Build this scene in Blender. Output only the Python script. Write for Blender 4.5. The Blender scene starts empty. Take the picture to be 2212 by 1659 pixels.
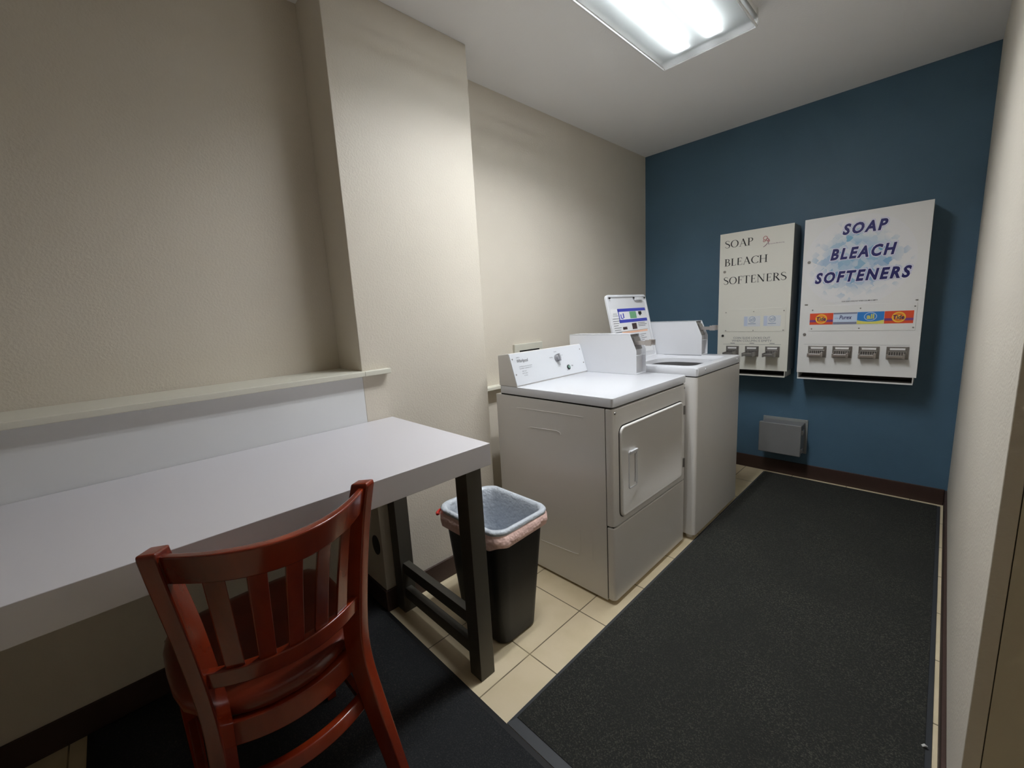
import bpy, bmesh, math, random
from mathutils import Vector, Matrix, noise
random.seed(7)
SC = bpy.context.scene
COL = SC.collection
pi = math.pi

# ------------------------------------------------------------------ materials
def lin(c):
    r = []
    for v in c:
        v = v / 255.0
        r.append(v / 12.92 if v <= 0.04045 else ((v + 0.055) / 1.055) ** 2.4)
    return (r[0], r[1], r[2], 1.0)

def mat(name, col, rough=0.5, metal=0.0, spec=0.5, bump=0.0, bscale=200.0, var=0.0, vscale=4.0,
        col2=None, coat=0.0, stretch=None, bdist=0.002, detail=3.0):
    m = bpy.data.materials.new(name); m.use_nodes = True
    nt = m.node_tree; b = nt.nodes['Principled BSDF']
    b.inputs['Base Color'].default_value = lin(col)
    b.inputs['Roughness'].default_value = rough
    b.inputs['Metallic'].default_value = metal
    b.inputs['Specular IOR Level'].default_value = spec
    b.inputs['Coat Weight'].default_value = coat
    b.inputs['Coat Roughness'].default_value = 0.12
    tc = nt.nodes.new('ShaderNodeTexCoord')
    src = tc.outputs['Object']
    if stretch:
        mp = nt.nodes.new('ShaderNodeMapping'); mp.inputs['Scale'].default_value = stretch
        nt.links.new(src, mp.inputs['Vector']); src = mp.outputs['Vector']
    if var > 0 or col2:
        n = nt.nodes.new('ShaderNodeTexNoise'); n.inputs['Scale'].default_value = vscale
        n.inputs['Detail'].default_value = detail
        nt.links.new(src, n.inputs['Vector'])
        mx = nt.nodes.new('ShaderNodeMix'); mx.data_type = 'RGBA'
        c2 = col2 if col2 else tuple(max(0, min(255, v * (1 - var))) for v in col)
        mx.inputs['A'].default_value = lin(col); mx.inputs['B'].default_value = lin(c2)
        rp = nt.nodes.new('ShaderNodeMapRange')
        rp.inputs['From Min'].default_value = 0.35; rp.inputs['From Max'].default_value = 0.65
        nt.links.new(n.outputs['Fac'], rp.inputs['Value'])
        nt.links.new(rp.outputs['Result'], mx.inputs['Factor'])
        nt.links.new(mx.outputs['Result'], b.inputs['Base Color'])
    if bump > 0:
        n2 = nt.nodes.new('ShaderNodeTexNoise'); n2.inputs['Scale'].default_value = bscale
        n2.inputs['Detail'].default_value = 2.0
        nt.links.new(src, n2.inputs['Vector'])
        bp = nt.nodes.new('ShaderNodeBump'); bp.inputs['Strength'].default_value = bump
        bp.inputs['Distance'].default_value = bdist
        nt.links.new(n2.outputs['Fac'], bp.inputs['Height'])
        nt.links.new(bp.outputs['Normal'], b.inputs['Normal'])
    return m

TILE = 0.3096; TX = 0.8433; TY = -2.4649
def tile_mat():
    m = bpy.data.materials.new('ceramic_tile'); m.use_nodes = True
    nt = m.node_tree; N = nt.nodes; L = nt.links; b = N['Principled BSDF']
    tc = N.new('ShaderNodeTexCoord'); mp = N.new('ShaderNodeMapping')
    s = 1.0 / TILE
    mp.inputs['Scale'].default_value = (s, s, s)
    mp.inputs['Location'].default_value = (-TX * s + 20, -TY * s + 20, 0)
    L.new(tc.outputs['Object'], mp.inputs['Vector'])
    br = N.new('ShaderNodeTexBrick')
    br.offset = 0.0; br.squash = 1.0
    br.inputs['Scale'].default_value = 1.0
    br.inputs['Brick Width'].default_value = 1.0
    br.inputs['Row Height'].default_value = 1.0
    br.inputs['Mortar Size'].default_value = 0.008
    br.inputs['Mortar Smooth'].default_value = 0.2
    br.inputs['Bias'].default_value = 0.0
    br.inputs['Color1'].default_value = lin((222, 206, 174)); br.inputs['Color2'].default_value = lin((214, 197, 164))
    br.inputs['Mortar'].default_value = lin((112, 98, 76))
    L.new(mp.outputs['Vector'], br.inputs['Vector'])
    n = N.new('ShaderNodeTexNoise'); n.inputs['Scale'].default_value = 9; n.inputs['Detail'].default_value = 6
    L.new(tc.outputs['Object'], n.inputs['Vector'])
    rp = N.new('ShaderNodeMapRange'); rp.inputs['From Min'].default_value = .45; rp.inputs['From Max'].default_value = .75
    rp.inputs['To Max'].default_value = .45
    L.new(n.outputs['Fac'], rp.inputs['Value'])
    mx = N.new('ShaderNodeMix'); mx.data_type = 'RGBA'
    mx.inputs['B'].default_value = lin((196, 180, 138))
    L.new(rp.outputs['Result'], mx.inputs['Factor']); L.new(br.outputs['Color'], mx.inputs['A'])
    L.new(mx.outputs['Result'], b.inputs['Base Color'])
    b.inputs['Roughness'].default_value = .42
    bp = N.new('ShaderNodeBump'); bp.inputs['Strength'].default_value = .5; bp.inputs['Distance'].default_value = .002
    bp.invert = True
    L.new(br.outputs['Fac'], bp.inputs['Height']); L.new(bp.outputs['Normal'], b.inputs['Normal'])
    return m

def carpet_mat(name, base, fleck, border=None):
    m = bpy.data.materials.new(name); m.use_nodes = True
    nt = m.node_tree; N = nt.nodes; L = nt.links; b = N['Principled BSDF']
    tc = N.new('ShaderNodeTexCoord')
    n = N.new('ShaderNodeTexNoise'); n.inputs['Scale'].default_value = 260; n.inputs['Detail'].default_value = 4
    L.new(tc.outputs['Object'], n.inputs['Vector'])
    n2 = N.new('ShaderNodeTexNoise'); n2.inputs['Scale'].default_value = 3; n2.inputs['Detail'].default_value = 5
    L.new(tc.outputs['Object'], n2.inputs['Vector'])
    r1 = N.new('ShaderNodeMapRange'); r1.inputs['From Min'].default_value = .5; r1.inputs['From Max'].default_value = .78
    L.new(n.outputs['Fac'], r1.inputs['Value'])
    r2 = N.new('ShaderNodeMapRange'); r2.inputs['From Min'].default_value = .3; r2.inputs['From Max'].default_value = .7
    r2.inputs['To Min'].default_value = .25
    L.new(n2.outputs['Fac'], r2.inputs['Value'])
    mu = N.new('ShaderNodeMath'); mu.operation = 'MULTIPLY'
    L.new(r1.outputs['Result'], mu.inputs[0]); L.new(r2.outputs['Result'], mu.inputs[1])
    mx = N.new('ShaderNodeMix'); mx.data_type = 'RGBA'
    mx.inputs['A'].default_value = lin(base); mx.inputs['B'].default_value = lin(fleck)
    L.new(mu.outputs[0], mx.inputs['Factor'])
    # sparse pale lint
    vo = N.new('ShaderNodeTexVoronoi'); vo.inputs['Scale'].default_value = 38
    L.new(tc.outputs['Object'], vo.inputs['Vector'])
    r3 = N.new('ShaderNodeMapRange'); r3.inputs['From Min'].default_value = .075; r3.inputs['From Max'].default_value = .03
    L.new(vo.outputs['Distance'], r3.inputs['Value'])
    m2 = N.new('ShaderNodeMix'); m2.data_type = 'RGBA'
    m2.inputs['B'].default_value = lin((92, 92, 80))
    mu2 = N.new('ShaderNodeMath'); mu2.operation = 'MULTIPLY'
    L.new(r3.outputs['Result'], mu2.inputs[0]); L.new(r2.outputs['Result'], mu2.inputs[1])
    L.new(mu2.outputs[0], m2.inputs['Factor']); L.new(mx.outputs['Result'], m2.inputs['A'])
    L.new(m2.outputs['Result'], b.inputs['Base Color'])
    b.inputs['Roughness'].default_value = .95; b.inputs['Specular IOR Level'].default_value = .15
    bp = N.new('ShaderNodeBump'); bp.inputs['Strength'].default_value = .8; bp.inputs['Distance'].default_value = .003
    L.new(n.outputs['Fac'], bp.inputs['Height']); L.new(bp.outputs['Normal'], b.inputs['Normal'])
    return m

def splash_mat(cx, cz, rad):
    """printed cyan / lavender diamond facets fading out on the white sign"""
    m = bpy.data.materials.new('splash_print'); m.use_nodes = True
    nt = m.node_tree; N = nt.nodes; L = nt.links; b = N['Principled BSDF']
    tc = N.new('ShaderNodeTexCoord')
    mp = N.new('ShaderNodeMapping'); mp.inputs['Rotation'].default_value = (0, pi / 4, 0)
    L.new(tc.outputs['Object'], mp.inputs['Vector'])
    vo = N.new('ShaderNodeTexVoronoi'); vo.inputs['Scale'].default_value = 34; vo.distance = 'CHEBYCHEV'
    L.new(mp.outputs['Vector'], vo.inputs['Vector'])
    n = N.new('ShaderNodeTexNoise'); n.inputs['Scale'].default_value = 9; n.inputs['Detail'].default_value = 3
    L.new(tc.outputs['Object'], n.inputs['Vector'])
    sx = N.new('ShaderNodeSeparateColor'); L.new(vo.outputs['Color'], sx.inputs['Color'])
    c1 = N.new('ShaderNodeMix'); c1.data_type = 'RGBA'
    c1.inputs['A'].default_value = lin((116, 190, 200)); c1.inputs['B'].default_value = lin((136, 158, 212))
    L.new(n.outputs['Fac'], c1.inputs['Factor'])
    # radial falloff
    vs = N.new('ShaderNodeVectorMath'); vs.operation = 'DISTANCE'
    vs.inputs[1].default_value = (cx, 0, cz)
    sp = N.new('ShaderNodeSeparateXYZ'); L.new(tc.outputs['Object'], sp.inputs[0])
    cb = N.new('ShaderNodeCombineXYZ'); L.new(sp.outputs['X'], cb.inputs['X']); L.new(sp.outputs['Z'], cb.inputs['Z'])
    L.new(cb.outputs[0], vs.inputs[0])
    rf = N.new('ShaderNodeMapRange'); rf.inputs['From Min'].default_value = rad; rf.inputs['From Max'].default_value = rad * .7
    dn = N.new('ShaderNodeMath'); dn.operation = 'MULTIPLY_ADD'
    L.new(sx.outputs['Green'], dn.inputs[0]); dn.inputs[1].default_value = .09; L.new(vs.outputs['Value'], dn.inputs[2])
    L.new(dn.outputs[0], rf.inputs['Value'])
    ad = N.new('ShaderNodeMath'); ad.operation = 'MULTIPLY_ADD'
    L.new(sx.outputs['Red'], ad.inputs[0]); ad.inputs[1].default_value = .9; ad.inputs[2].default_value = .12
    mu = N.new('ShaderNodeMath'); mu.operation = 'MULTIPLY'; mu.use_clamp = True
    L.new(ad.outputs[0], mu.inputs[0]); L.new(rf.outputs['Result'], mu.inputs[1])
    mx = N.new('ShaderNodeMix'); mx.data_type = 'RGBA'
    mx.inputs['A'].default_value = lin((232, 231, 232))
    L.new(c1.outputs['Result'], mx.inputs['B']); L.new(mu.outputs[0], mx.inputs['Factor'])
    L.new(mx.outputs['Result'], b.inputs['Base Color'])
    b.inputs['Roughness'].default_value = .35
    return m

M = {}
M['wall'] = mat('wall_paint_beige', (214, 206, 192), .5, spec=.35, bump=.5, bscale=130, var=.02, vscale=2)
M['blue'] = mat('wall_paint_blue', (77, 107, 128), .45, spec=.4, bump=.5, bscale=130, var=.04, vscale=2)
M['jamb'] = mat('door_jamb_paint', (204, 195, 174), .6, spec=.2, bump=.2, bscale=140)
M['ceil'] = mat('ceiling_paint', (243, 242, 241), .7, spec=.2, bump=.25, bscale=110)
M['tile'] = tile_mat()
M['base'] = mat('baseboard_vinyl_brown', (62, 45, 39), .45, spec=.4, bump=.1, bscale=90)
M['mat'] = carpet_mat('mat_pile', (42, 42, 40), (92, 92, 80))
M['mat2'] = carpet_mat('mat_pile_shade_tinted', (40, 41, 43), (72, 72, 68))  # darker copy of the mat pile: its shade is put into the colour
M['matedge'] = mat('mat_rubber_edge', (58, 60, 63), .6, bump=.2, bscale=60)
M['ledge'] = mat('ledge_paint', (216, 213, 199), .45, bump=.05)
M['lam'] = mat('white_laminate', (210, 207, 211), .3, spec=.5)
M['lampanel'] = mat('white_laminate_panel', (224, 225, 226), .4, spec=.4)
M['metal_leg'] = mat('powder_coated_steel', (74, 70, 62), .45, metal=.2, bump=.08, bscale=300)
M['enamel'] = mat('white_enamel', (226, 223, 219), .32, spec=.5, coat=.15, bump=.05, bscale=40)
M['enamel2'] = mat('white_enamel_cool', (216, 217, 221), .25, spec=.5, coat=.3)
M['etop'] = mat('white_enamel_top', (206, 207, 211), .26, spec=.5, coat=.2)
M['plate'] = mat('control_panel_plate', (206, 208, 212), .35)
M['gap'] = mat('painted_gap_shade', (40, 38, 36), .8)  # dark colour standing in for shade in the panel and door gaps
M['dark'] = mat('black_plastic', (24, 24, 25), .5)
M['ink'] = mat('black_ink', (38, 36, 36), .6)
M['inkgrey'] = mat('grey_ink', (112, 114, 118), .6)
M['navy'] = mat('navy_ink', (26, 22, 98), .45)
M['halo'] = mat('lavender_ink', (192, 190, 226), .5)
M['halow'] = mat('white_ink', (240, 240, 244), .5)
M['chrome'] = mat('chrome', (206, 200, 197), .3, metal=.95, bump=.05, bscale=150)
M['chrome_dk'] = mat('worn_chrome', (158, 154, 150), .34, metal=.8)
M['knob'] = mat('grey_plastic_knob', (148, 148, 152), .4)
M['green'] = mat('green_button', (120, 150, 136), .35)
M['disp'] = mat('dispenser_white', (231, 230, 228), .38, spec=.45, bump=.03)
M['disp1'] = mat('dispenser_white_warm', (226, 224, 214), .38, spec=.45, bump=.03)
M['dispside'] = mat('dispenser_side_grey', (150, 152, 152), .4)
M['trayin'] = mat('tray_dark_metal', (70, 66, 62), .4, metal=.6)
M['wood'] = mat('mahogany_stain', (134, 44, 14), .25, spec=.5, coat=.45, col2=(88, 23, 9), vscale=7,
                stretch=(1, 1, .25), detail=5)
M['seat'] = mat('mahogany_seat', (126, 48, 24), .3, spec=.5, coat=.35, col2=(96, 32, 15), vscale=5, detail=4)
M['bin'] = mat('bin_black_plastic', (13, 13, 14), .5, bump=.1, bscale=120)
M['liner'] = mat('liner_film', (198, 204, 212), .38, spec=.6, bump=.6, bscale=55, bdist=.008)
M['cuff'] = mat('liner_cuff_pink', (250, 212, 202), .42, spec=.5, bump=1.0, bscale=30, bdist=.01)
M['red'] = mat('red_drawstring', (196, 48, 40), .45)
M['greybox'] = mat('grey_pvc', (118, 118, 118), .45)
M['greybox2'] = mat('grey_pvc_light', (140, 143, 142), .45)
M['plastic_w'] = mat('wall_box_plastic', (205, 203, 190), .5)
M['tide'] = mat('print_orange_red', (226, 84, 52), .35)
M['tidey'] = mat('print_yellow', (246, 196, 72), .35)
M['tideo'] = mat('print_orange', (240, 130, 50), .35)
M['tidep'] = mat('print_purple', (126, 70, 130), .35)
M['pblue'] = mat('print_blue', (54, 130, 205), .35)
M['plight'] = mat('print_pale_blue', (206, 220, 240), .35)
M['pgrey'] = mat('print_steel', (132, 136, 158), .35)
M['pyel'] = mat('print_lemon', (222, 214, 106), .35)
M['lblue'] = mat('label_blue', (62, 70, 178), .45)
M['lgreen'] = mat('label_green', (112, 170, 128), .45)
M['lorange'] = mat('label_peach', (240, 190, 160), .45)
M['lpaper'] = mat('label_paper', (232, 232, 234), .45)
M['lbrown'] = mat('label_brown', (60, 40, 44), .45)
M['cardfade'] = mat('faded_card', (218, 221, 226), .5)
M['faint'] = mat('faint_blue_ink', (196, 206, 226), .5)
M['faint2'] = mat('faint_grey_blue_ink', (130, 150, 176), .5)
M['housing'] = mat('fixture_white_metal', (232, 232, 232), .4)
M['added_baffle'] = mat('added_baffle_grey', (150, 152, 152), .6)  # grey of the plate added to hold back tube light
M['lint'] = mat('lint', (205, 205, 200), .9)

def emis(name, col, s):
    m = bpy.data.materials.new(name); m.use_nodes = True
    nt = m.node_tree; nt.nodes.clear()
    e = nt.nodes.new('ShaderNodeEmission'); o = nt.nodes.new('ShaderNodeOutputMaterial')
    e.inputs['Color'].default_value = (*col, 1); e.inputs['Strength'].default_value = s
    nt.links.new(e.outputs[0], o.inputs['Surface']); return m
M['tube'] = emis('fluorescent_tube_light', (.93, .97, 1.0), 14.0)

def lens_mat():
    m = bpy.data.materials.new('prismatic_lens'); m.use_nodes = True
    nt = m.node_tree; nt.nodes.clear(); L = nt.links
    o = nt.nodes.new('ShaderNodeOutputMaterial')
    t = nt.nodes.new('ShaderNodeBsdfTransparent'); t.inputs['Color'].default_value = (.93, .94, .95, 1)
    tr = nt.nodes.new('ShaderNodeBsdfTranslucent'); tr.inputs['Color'].default_value = (.9, .93, .93, 1)
    d = nt.nodes.new('ShaderNodeBsdfDiffuse'); d.inputs['Color'].default_value = (.85, .88, .87, 1)
    a = nt.nodes.new('ShaderNodeMixShader'); a.inputs[0].default_value = .35
    L.new(tr.outputs[0], a.inputs[1]); L.new(d.outputs[0], a.inputs[2])
    b = nt.nodes.new('ShaderNodeMixShader'); b.inputs[0].default_value = .30
    L.new(t.outputs[0], b.inputs[1]); L.new(a.outputs[0], b.inputs[2])
    L.new(b.outputs[0], o.inputs['Surface']); return m
M['lens'] = lens_mat()

# ------------------------------------------------------------------ mesh helpers
class MB:
    def __init__(self): self.v = []; self.f = []
    def add(self, vs, fs):
        k = len(self.v); self.v += [tuple(p) for p in vs]; self.f += [tuple(i + k for i in q) for q in fs]; return self
    def box(self, x0, x1, y0, y1, z0, z1):
        return self.add([(x0,y0,z0),(x1,y0,z0),(x1,y1,z0),(x0,y1,z0),(x0,y0,z1),(x1,y0,z1),(x1,y1,z1),(x0,y1,z1)],
                        [(0,3,2,1),(4,5,6,7),(0,1,5,4),(1,2,6,5),(2,3,7,6),(3,0,4,7)])
    def loft(self, rings, closed=True, cap=True, loop=False):
        n = len(rings[0]); vs = [p for r in rings for p in r]; fs = []
        R = len(rings)
        for i in range(R if loop else R - 1):
            j = (i + 1) % R
            for k in range(n if closed else n - 1):
                k2 = (k + 1) % n
                fs.append((i*n+k, i*n+k2, j*n+k2, j*n+k))
        if cap and not loop:
            fs.append(tuple(range(n))[::-1]); fs.append(tuple((R-1)*n+k for k in range(n)))
        return self.add(vs, fs)
    def prism(self, pts, axis, a, b):
        """2D polygon extruded along axis from a to b; pts in the two other axes in order"""
        def P(p, t):
            q = list(p); q.insert(axis, t); return tuple(q)
        n = len(pts)
        return self.add([P(p, a) for p in pts] + [P(p, b) for p in pts],
                        [tuple(range(n))[::-1], tuple(range(n, 2*n))] + [(k, (k+1)%n, n+(k+1)%n, n+k) for k in range(n)])
    def tube(self, path, r, n=8, cap=True, loop=False):
        rings = []; path = [Vector(p) for p in path]; N = len(path)
        up = None
        for i, p in enumerate(path):
            if loop: d = path[(i+1)%N] - path[i-1]
            else: d = path[min(i+1, N-1)] - path[max(i-1, 0)]
            d.normalize()
            if up is None:
                up = Vector((0,0,1)) if abs(d.z) < .9 else Vector((1,0,0))
            u = (up - d * up.dot(d)).normalized(); w = d.cross(u); up = u
            rings.append([tuple(p + (u*math.cos(2*pi*k/n) + w*math.sin(2*pi*k/n)) * (r[i] if isinstance(r, (list,tuple)) else r)) for k in range(n)])
        return self.loft(rings, cap=cap, loop=loop)
    def cyl(self, c, axis, r, h, n=24, r2=None):
        r2 = r if r2 is None else r2
        rings = []
        for t, rr in ((0, r), (h, r2)):
            ring = []
            for k in range(n):
                a = 2*pi*k/n; q = [math.cos(a)*rr, math.sin(a)*rr]; q.insert(axis, t)
                ring.append((c[0]+q[0], c[1]+q[1], c[2]+q[2]))
            rings.append(ring)
        return self.loft(rings)

PW = {}   # world base of each root
def build(name, mb, m, parent=None, base=None, bevel=0.0, segs=2, smooth=False, angle=40, subsurf=0):
    if parent is not None: base = PW[parent.name]
    if base is None: base = (0, 0, 0)
    me = bpy.data.meshes.new(name)
    me.from_pydata([(p[0]-base[0], p[1]-base[1], p[2]-base[2]) for p in mb.v], [], mb.f)
    bm = bmesh.new(); bm.from_mesh(me); bmesh.ops.recalc_face_normals(bm, faces=bm.faces[:]); bm.to_mesh(me); bm.free()
    o = bpy.data.objects.new(name, me); COL.objects.link(o)
    me.materials.append(m if not isinstance(m, str) else M[m])
    if parent is not None:
        o.parent = parent
        if parent.get('_isroot') is None: pass
    else:
        o.location = base
    PW[o.name] = base
    if bevel > 0:
        bv = o.modifiers.new('b', 'BEVEL'); bv.width = bevel; bv.segments = segs; bv.limit_method = 'ANGLE'
        bv.angle_limit = math.radians(35)
    if subsurf:
        s = o.modifiers.new('s', 'SUBSURF'); s.levels = subsurf; s.render_levels = subsurf
    if smooth or bevel > 0:
        for p in me.polygons: p.use_smooth = True
        try:
            me.set_sharp_from_angle(angle=math.radians(angle))
        except Exception: pass
        if bevel > 0:
            w = o.modifiers.new('w', 'WEIGHTED_NORMAL'); w.keep_sharp = False
    return o

def part(name, mb, m, parent, label=None, **k):
    o = build(name, mb, m, parent, **k)
    if label: o['label'] = label
    return o
def thing(name, label, cat, loc, group=None):
    o = bpy.data.objects.new(name, None); COL.objects.link(o); o.location = loc
    o.empty_display_size = .05
    o['label'] = label; o['category'] = cat
    if group: o['group'] = group
    PW[o.name] = loc
    return o
def struct(name, mb, m, label, cat='wall', parent=None, **k):
    o = build(name, mb, m, parent, **k)
    if parent is None:
        o['kind'] = 'structure'; o['label'] = label; o['category'] = cat
    return o

def rrect(u0, u1, v0, v1, r, n=6):
    pts = []
    for cx, cy, a0 in ((u1-r, v1-r, 0), (u0+r, v1-r, 90), (u0+r, v0+r, 180), (u1-r, v0+r, 270)):
        for k in range(n+1):
            a = math.radians(a0 + 90*k/n); pts.append((cx + r*math.cos(a), cy + r*math.sin(a)))
    return pts

# text fitted into a box given by origin, u axis, v axis; returned as geometry in MB
def text_into(mb, s, O, U, V, N, u0, u1, v0, v1, shear=0.0, offset=0.0, lift=.0006, space=1.0):
    cu = bpy.data.curves.new('t', 'FONT'); cu.body = s; cu.shear = shear; cu.offset = offset
    cu.resolution_u = 3; cu.space_character = space
    ob = bpy.data.objects.new('t', cu); COL.objects.link(ob)
    bpy.context.view_layer.update()
    dg = bpy.context.evaluated_depsgraph_get()
    me = bpy.data.meshes.new_from_object(ob.evaluated_get(dg))
    vs = [v.co.copy() for v in me.vertices]; fs = [tuple(p.vertices) for p in me.polygons]
    bpy.data.objects.remove(ob); bpy.data.curves.remove(cu)
    if not vs: return
    a0 = min(v.x for v in vs); a1 = max(v.x for v in vs); b0 = min(v.y for v in vs); b1 = max(v.y for v in vs)
    O = Vector(O); U = Vector(U).normalized(); V = Vector(V).normalized(); N = Vector(N).normalized()
    out = []
    for v in vs:
        u = u0 + (v.x-a0)/(a1-a0)*(u1-u0); w = v0 + (v.y-b0)/(b1-b0)*(v1-v0)
        out.append(tuple(O + U*u + V*w + N*lift))
    mb.add(out, fs); bpy.data.meshes.remove(me)

# hand drawn serif capitals as strokes on a 0..1 cap height grid: (points, widths)
TH, TN = .13, .045
def arc(cx, cy, rx, ry, a0, a1, n=14, thick=True):
    pts = []; ws = []
    for k in range(n+1):
        a = math.radians(a0 + (a1-a0)*k/n)
        pts.append((cx+rx*math.cos(a), cy+ry*math.sin(a)))
        ws.append(TN + (TH-TN)*abs(math.cos(a))**1.5 if thick else TN)
    return pts, ws
def L_(x0, y0, x1, y1, w): return [(x0, y0), (x1, y1)], [w, w]
def serif(x, y, w=.24): return L_(x-w/2, y, x+w/2, y, .035)
SER = {
 'S': (.62, [([(.50,.80),(.46,.93),(.32,.985),(.18,.95),(.09,.84),(.10,.70),(.22,.60),(.38,.50),(.50,.40),(.54,.26),(.48,.10),(.34,.02),(.18,.04),(.09,.12),(.07,.24)],
              [.03,.04,.045,.06,.09,.11,.13,.14,.13,.11,.08,.05,.045,.04,.03])]),
 'O': (.92, [arc(.45,.5,.36,.47,0,360,28)]),
 'A': (.84, [L_(.12,.02,.42,.98,TN), L_(.40,1.0,.72,.02,TH), L_(.22,.36,.60,.36,.04), serif(.11,.02,.22), serif(.72,.02,.26)]),
 'P': (.66, [L_(.18,.02,.18,.98,TH), ([(.18,.96),(.36,.96),(.50,.90),(.56,.76),(.52,.60),(.40,.50),(.18,.49)],[.04,.05,.09,.12,.10,.05,.04]), serif(.18,.02,.30), serif(.12,.98,.18)]),
 'B': (.70, [L_(.18,.02,.18,.98,TH), ([(.18,.96),(.36,.96),(.48,.90),(.52,.77),(.46,.62),(.34,.54),(.18,.53)],[.04,.05,.09,.11,.09,.05,.04]),
             ([(.18,.53),(.38,.53),(.54,.45),(.60,.29),(.54,.11),(.38,.03),(.18,.03)],[.04,.05,.10,.13,.10,.05,.04]), serif(.12,.98,.18), serif(.12,.02,.18)]),
 'L': (.62, [L_(.18,.02,.18,.98,TH), L_(.18,.03,.54,.03,.045), L_(.54,.02,.58,.22,.035), serif(.18,.98,.30), serif(.12,.02,.18)]),
 'E': (.66, [L_(.18,.02,.18,.98,TH), L_(.18,.97,.54,.97,.045), L_(.18,.52,.46,.52,.04), L_(.18,.03,.56,.03,.045), L_(.54,.98,.55,.80,.035), L_(.46,.62,.46,.42,.035), L_(.56,.02,.60,.22,.035)]),
 'C': (.80, [arc(.48,.5,.38,.47,42,318,24), L_(.76,.98,.77,.74,.035)]),
 'H': (.92, [L_(.18,.02,.18,.98,TH), L_(.72,.02,.72,.98,TH), L_(.18,.52,.72,.52,.04), serif(.18,.98,.30), serif(.18,.02,.30), serif(.72,.98,.30), serif(.72,.02,.30)]),
 'F': (.62, [L_(.18,.02,.18,.98,TH), L_(.18,.97,.54,.97,.045), L_(.18,.50,.44,.50,.04), L_(.54,.98,.55,.80,.035), L_(.44,.60,.44,.40,.035), serif(.18,.02,.30)]),
 'T': (.76, [L_(.37,.02,.37,.98,TH), L_(.04,.97,.70,.97,.045), L_(.05,.98,.04,.78,.035), L_(.69,.98,.70,.78,.035), serif(.37,.02,.30)]),
 'N': (.92, [L_(.16,.02,.16,.98,TN), L_(.14,.98,.72,.04,TH), L_(.73,.02,.73,.98,TN), serif(.16,.02,.24), serif(.73,.98,.24), serif(.10,.98,.14)]),
 'R': (.78, [L_(.18,.02,.18,.98,TH), ([(.18,.96),(.36,.96),(.50,.90),(.55,.76),(.50,.61),(.38,.52),(.18,.51)],[.04,.05,.09,.12,.10,.05,.04]), L_(.34,.52,.68,.02,TH), serif(.18,.02,.30), serif(.12,.98,.18), serif(.70,.02,.16)]),
}
def serif_text(mb, s, y, x0, x1, z0, z1):
    adv = sum(SER[c][0] for c in s); sx = (x1-x0)/adv; sz = (z1-z0); x = 0
    for c in s:
        w, strokes = SER[c]
        for pts, ws in strokes:
            l = []; r = []
            for i, p in enumerate(pts):
                a = pts[max(i-1, 0)]; b = pts[min(i+1, len(pts)-1)]
                dx, dy = b[0]-a[0], b[1]-a[1]; q = math.hypot(dx, dy) or 1
                nx, ny = -dy/q, dx/q
                l.append((p[0]+nx*ws[i]/2, p[1]+ny*ws[i]/2)); r.append((p[0]-nx*ws[i]/2, p[1]-ny*ws[i]/2))
            n = len(pts)
            vs = [(x0+(x+p[0])*sx, y, z0+p[1]*sz) for p in l+r]
            mb.add(vs, [(k, k+1, n+k+1, n+k) for k in range(n-1)])
        x += w

# ------------------------------------------------------------------ dimensions (metres)
W, H = 1.9253, 2.4797
XP, PY1, PY2 = .2162, -2.7076, -2.0517
JY = -2.36
YB = -4.8

# ------------------------------------------------------------------ room shell
struct('floor', MB().box(-.1, 3.1, YB-.1, .1, -.1, 0), 'tile', 'beige square ceramic tile floor with thin brown grout', 'floor')
struct('ceiling', MB().box(-.1, 3.1, YB-.1, .1, H, H+.1), 'ceil', 'plain off-white painted ceiling', 'ceiling')
struct('wall_left', MB().box(-.1, 0, YB, 0, 0, H), 'wall', 'long beige painted wall behind the table and the machines')
struct('wall_pillar', MB().box(0, XP, PY1, PY2, 0, H), 'wall', 'beige square pillar projecting from the left wall beside the table end', bevel=.003)
struct('wall_back', MB().box(-.1, W+.2, 0, .1, 0, H), 'blue', 'dark teal blue end wall behind the soap dispensers')
struct('wall_right', MB().box(W, W+.0235, JY, 0, 0, H), 'wall', 'beige painted wall along the right side of the black mat', bevel=.002)
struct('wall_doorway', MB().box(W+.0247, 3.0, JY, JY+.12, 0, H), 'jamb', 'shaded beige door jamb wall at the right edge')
struct('wall_front', MB().box(-.1, 3.1, YB-.1, YB, 0, H), 'wall', 'beige wall behind the viewpoint')
struct('wall_corridor', MB().box(3.0, 3.1, YB, JY+.12, 0, H), 'wall', 'beige wall on the far side of the doorway')

def baseboard(name, boxes, label):
    mb = MB()
    for b in boxes: mb.box(*b)
    return struct(name, mb, 'base', label, 'baseboard', bevel=.002)
HB = .0985
baseboard('baseboard_left', [(0, .010, YB, PY1-.01, 0, HB), (0, .010, PY2+.01, -.01, 0, HB)], 'dark brown vinyl baseboard along the left wall')
baseboard('baseboard_pillar', [(.011, XP+.01, PY1-.01, PY1, 0, HB), (XP, XP+.010, PY1, PY2, 0, HB), (.011, XP+.01, PY2, PY2+.01, 0, HB)], 'dark brown vinyl baseboard wrapping the pillar')
baseboard('baseboard_back', [(.011, W-.011, -.010, 0, 0, HB)], 'dark brown vinyl baseboard under the blue wall')
baseboard('baseboard_right', [(W-.010, W, JY+.001, -.0105, 0, HB-.002)], 'dark brown vinyl baseboard along the right wall')

# small ledge rail behind the dryer
struct('trim_1', MB().box(0, .055, PY2+.001, -.002, .838, .858), 'ledge', 'cream ledge rail on the wall behind the dryer', 'rail', bevel=.003)

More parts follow.
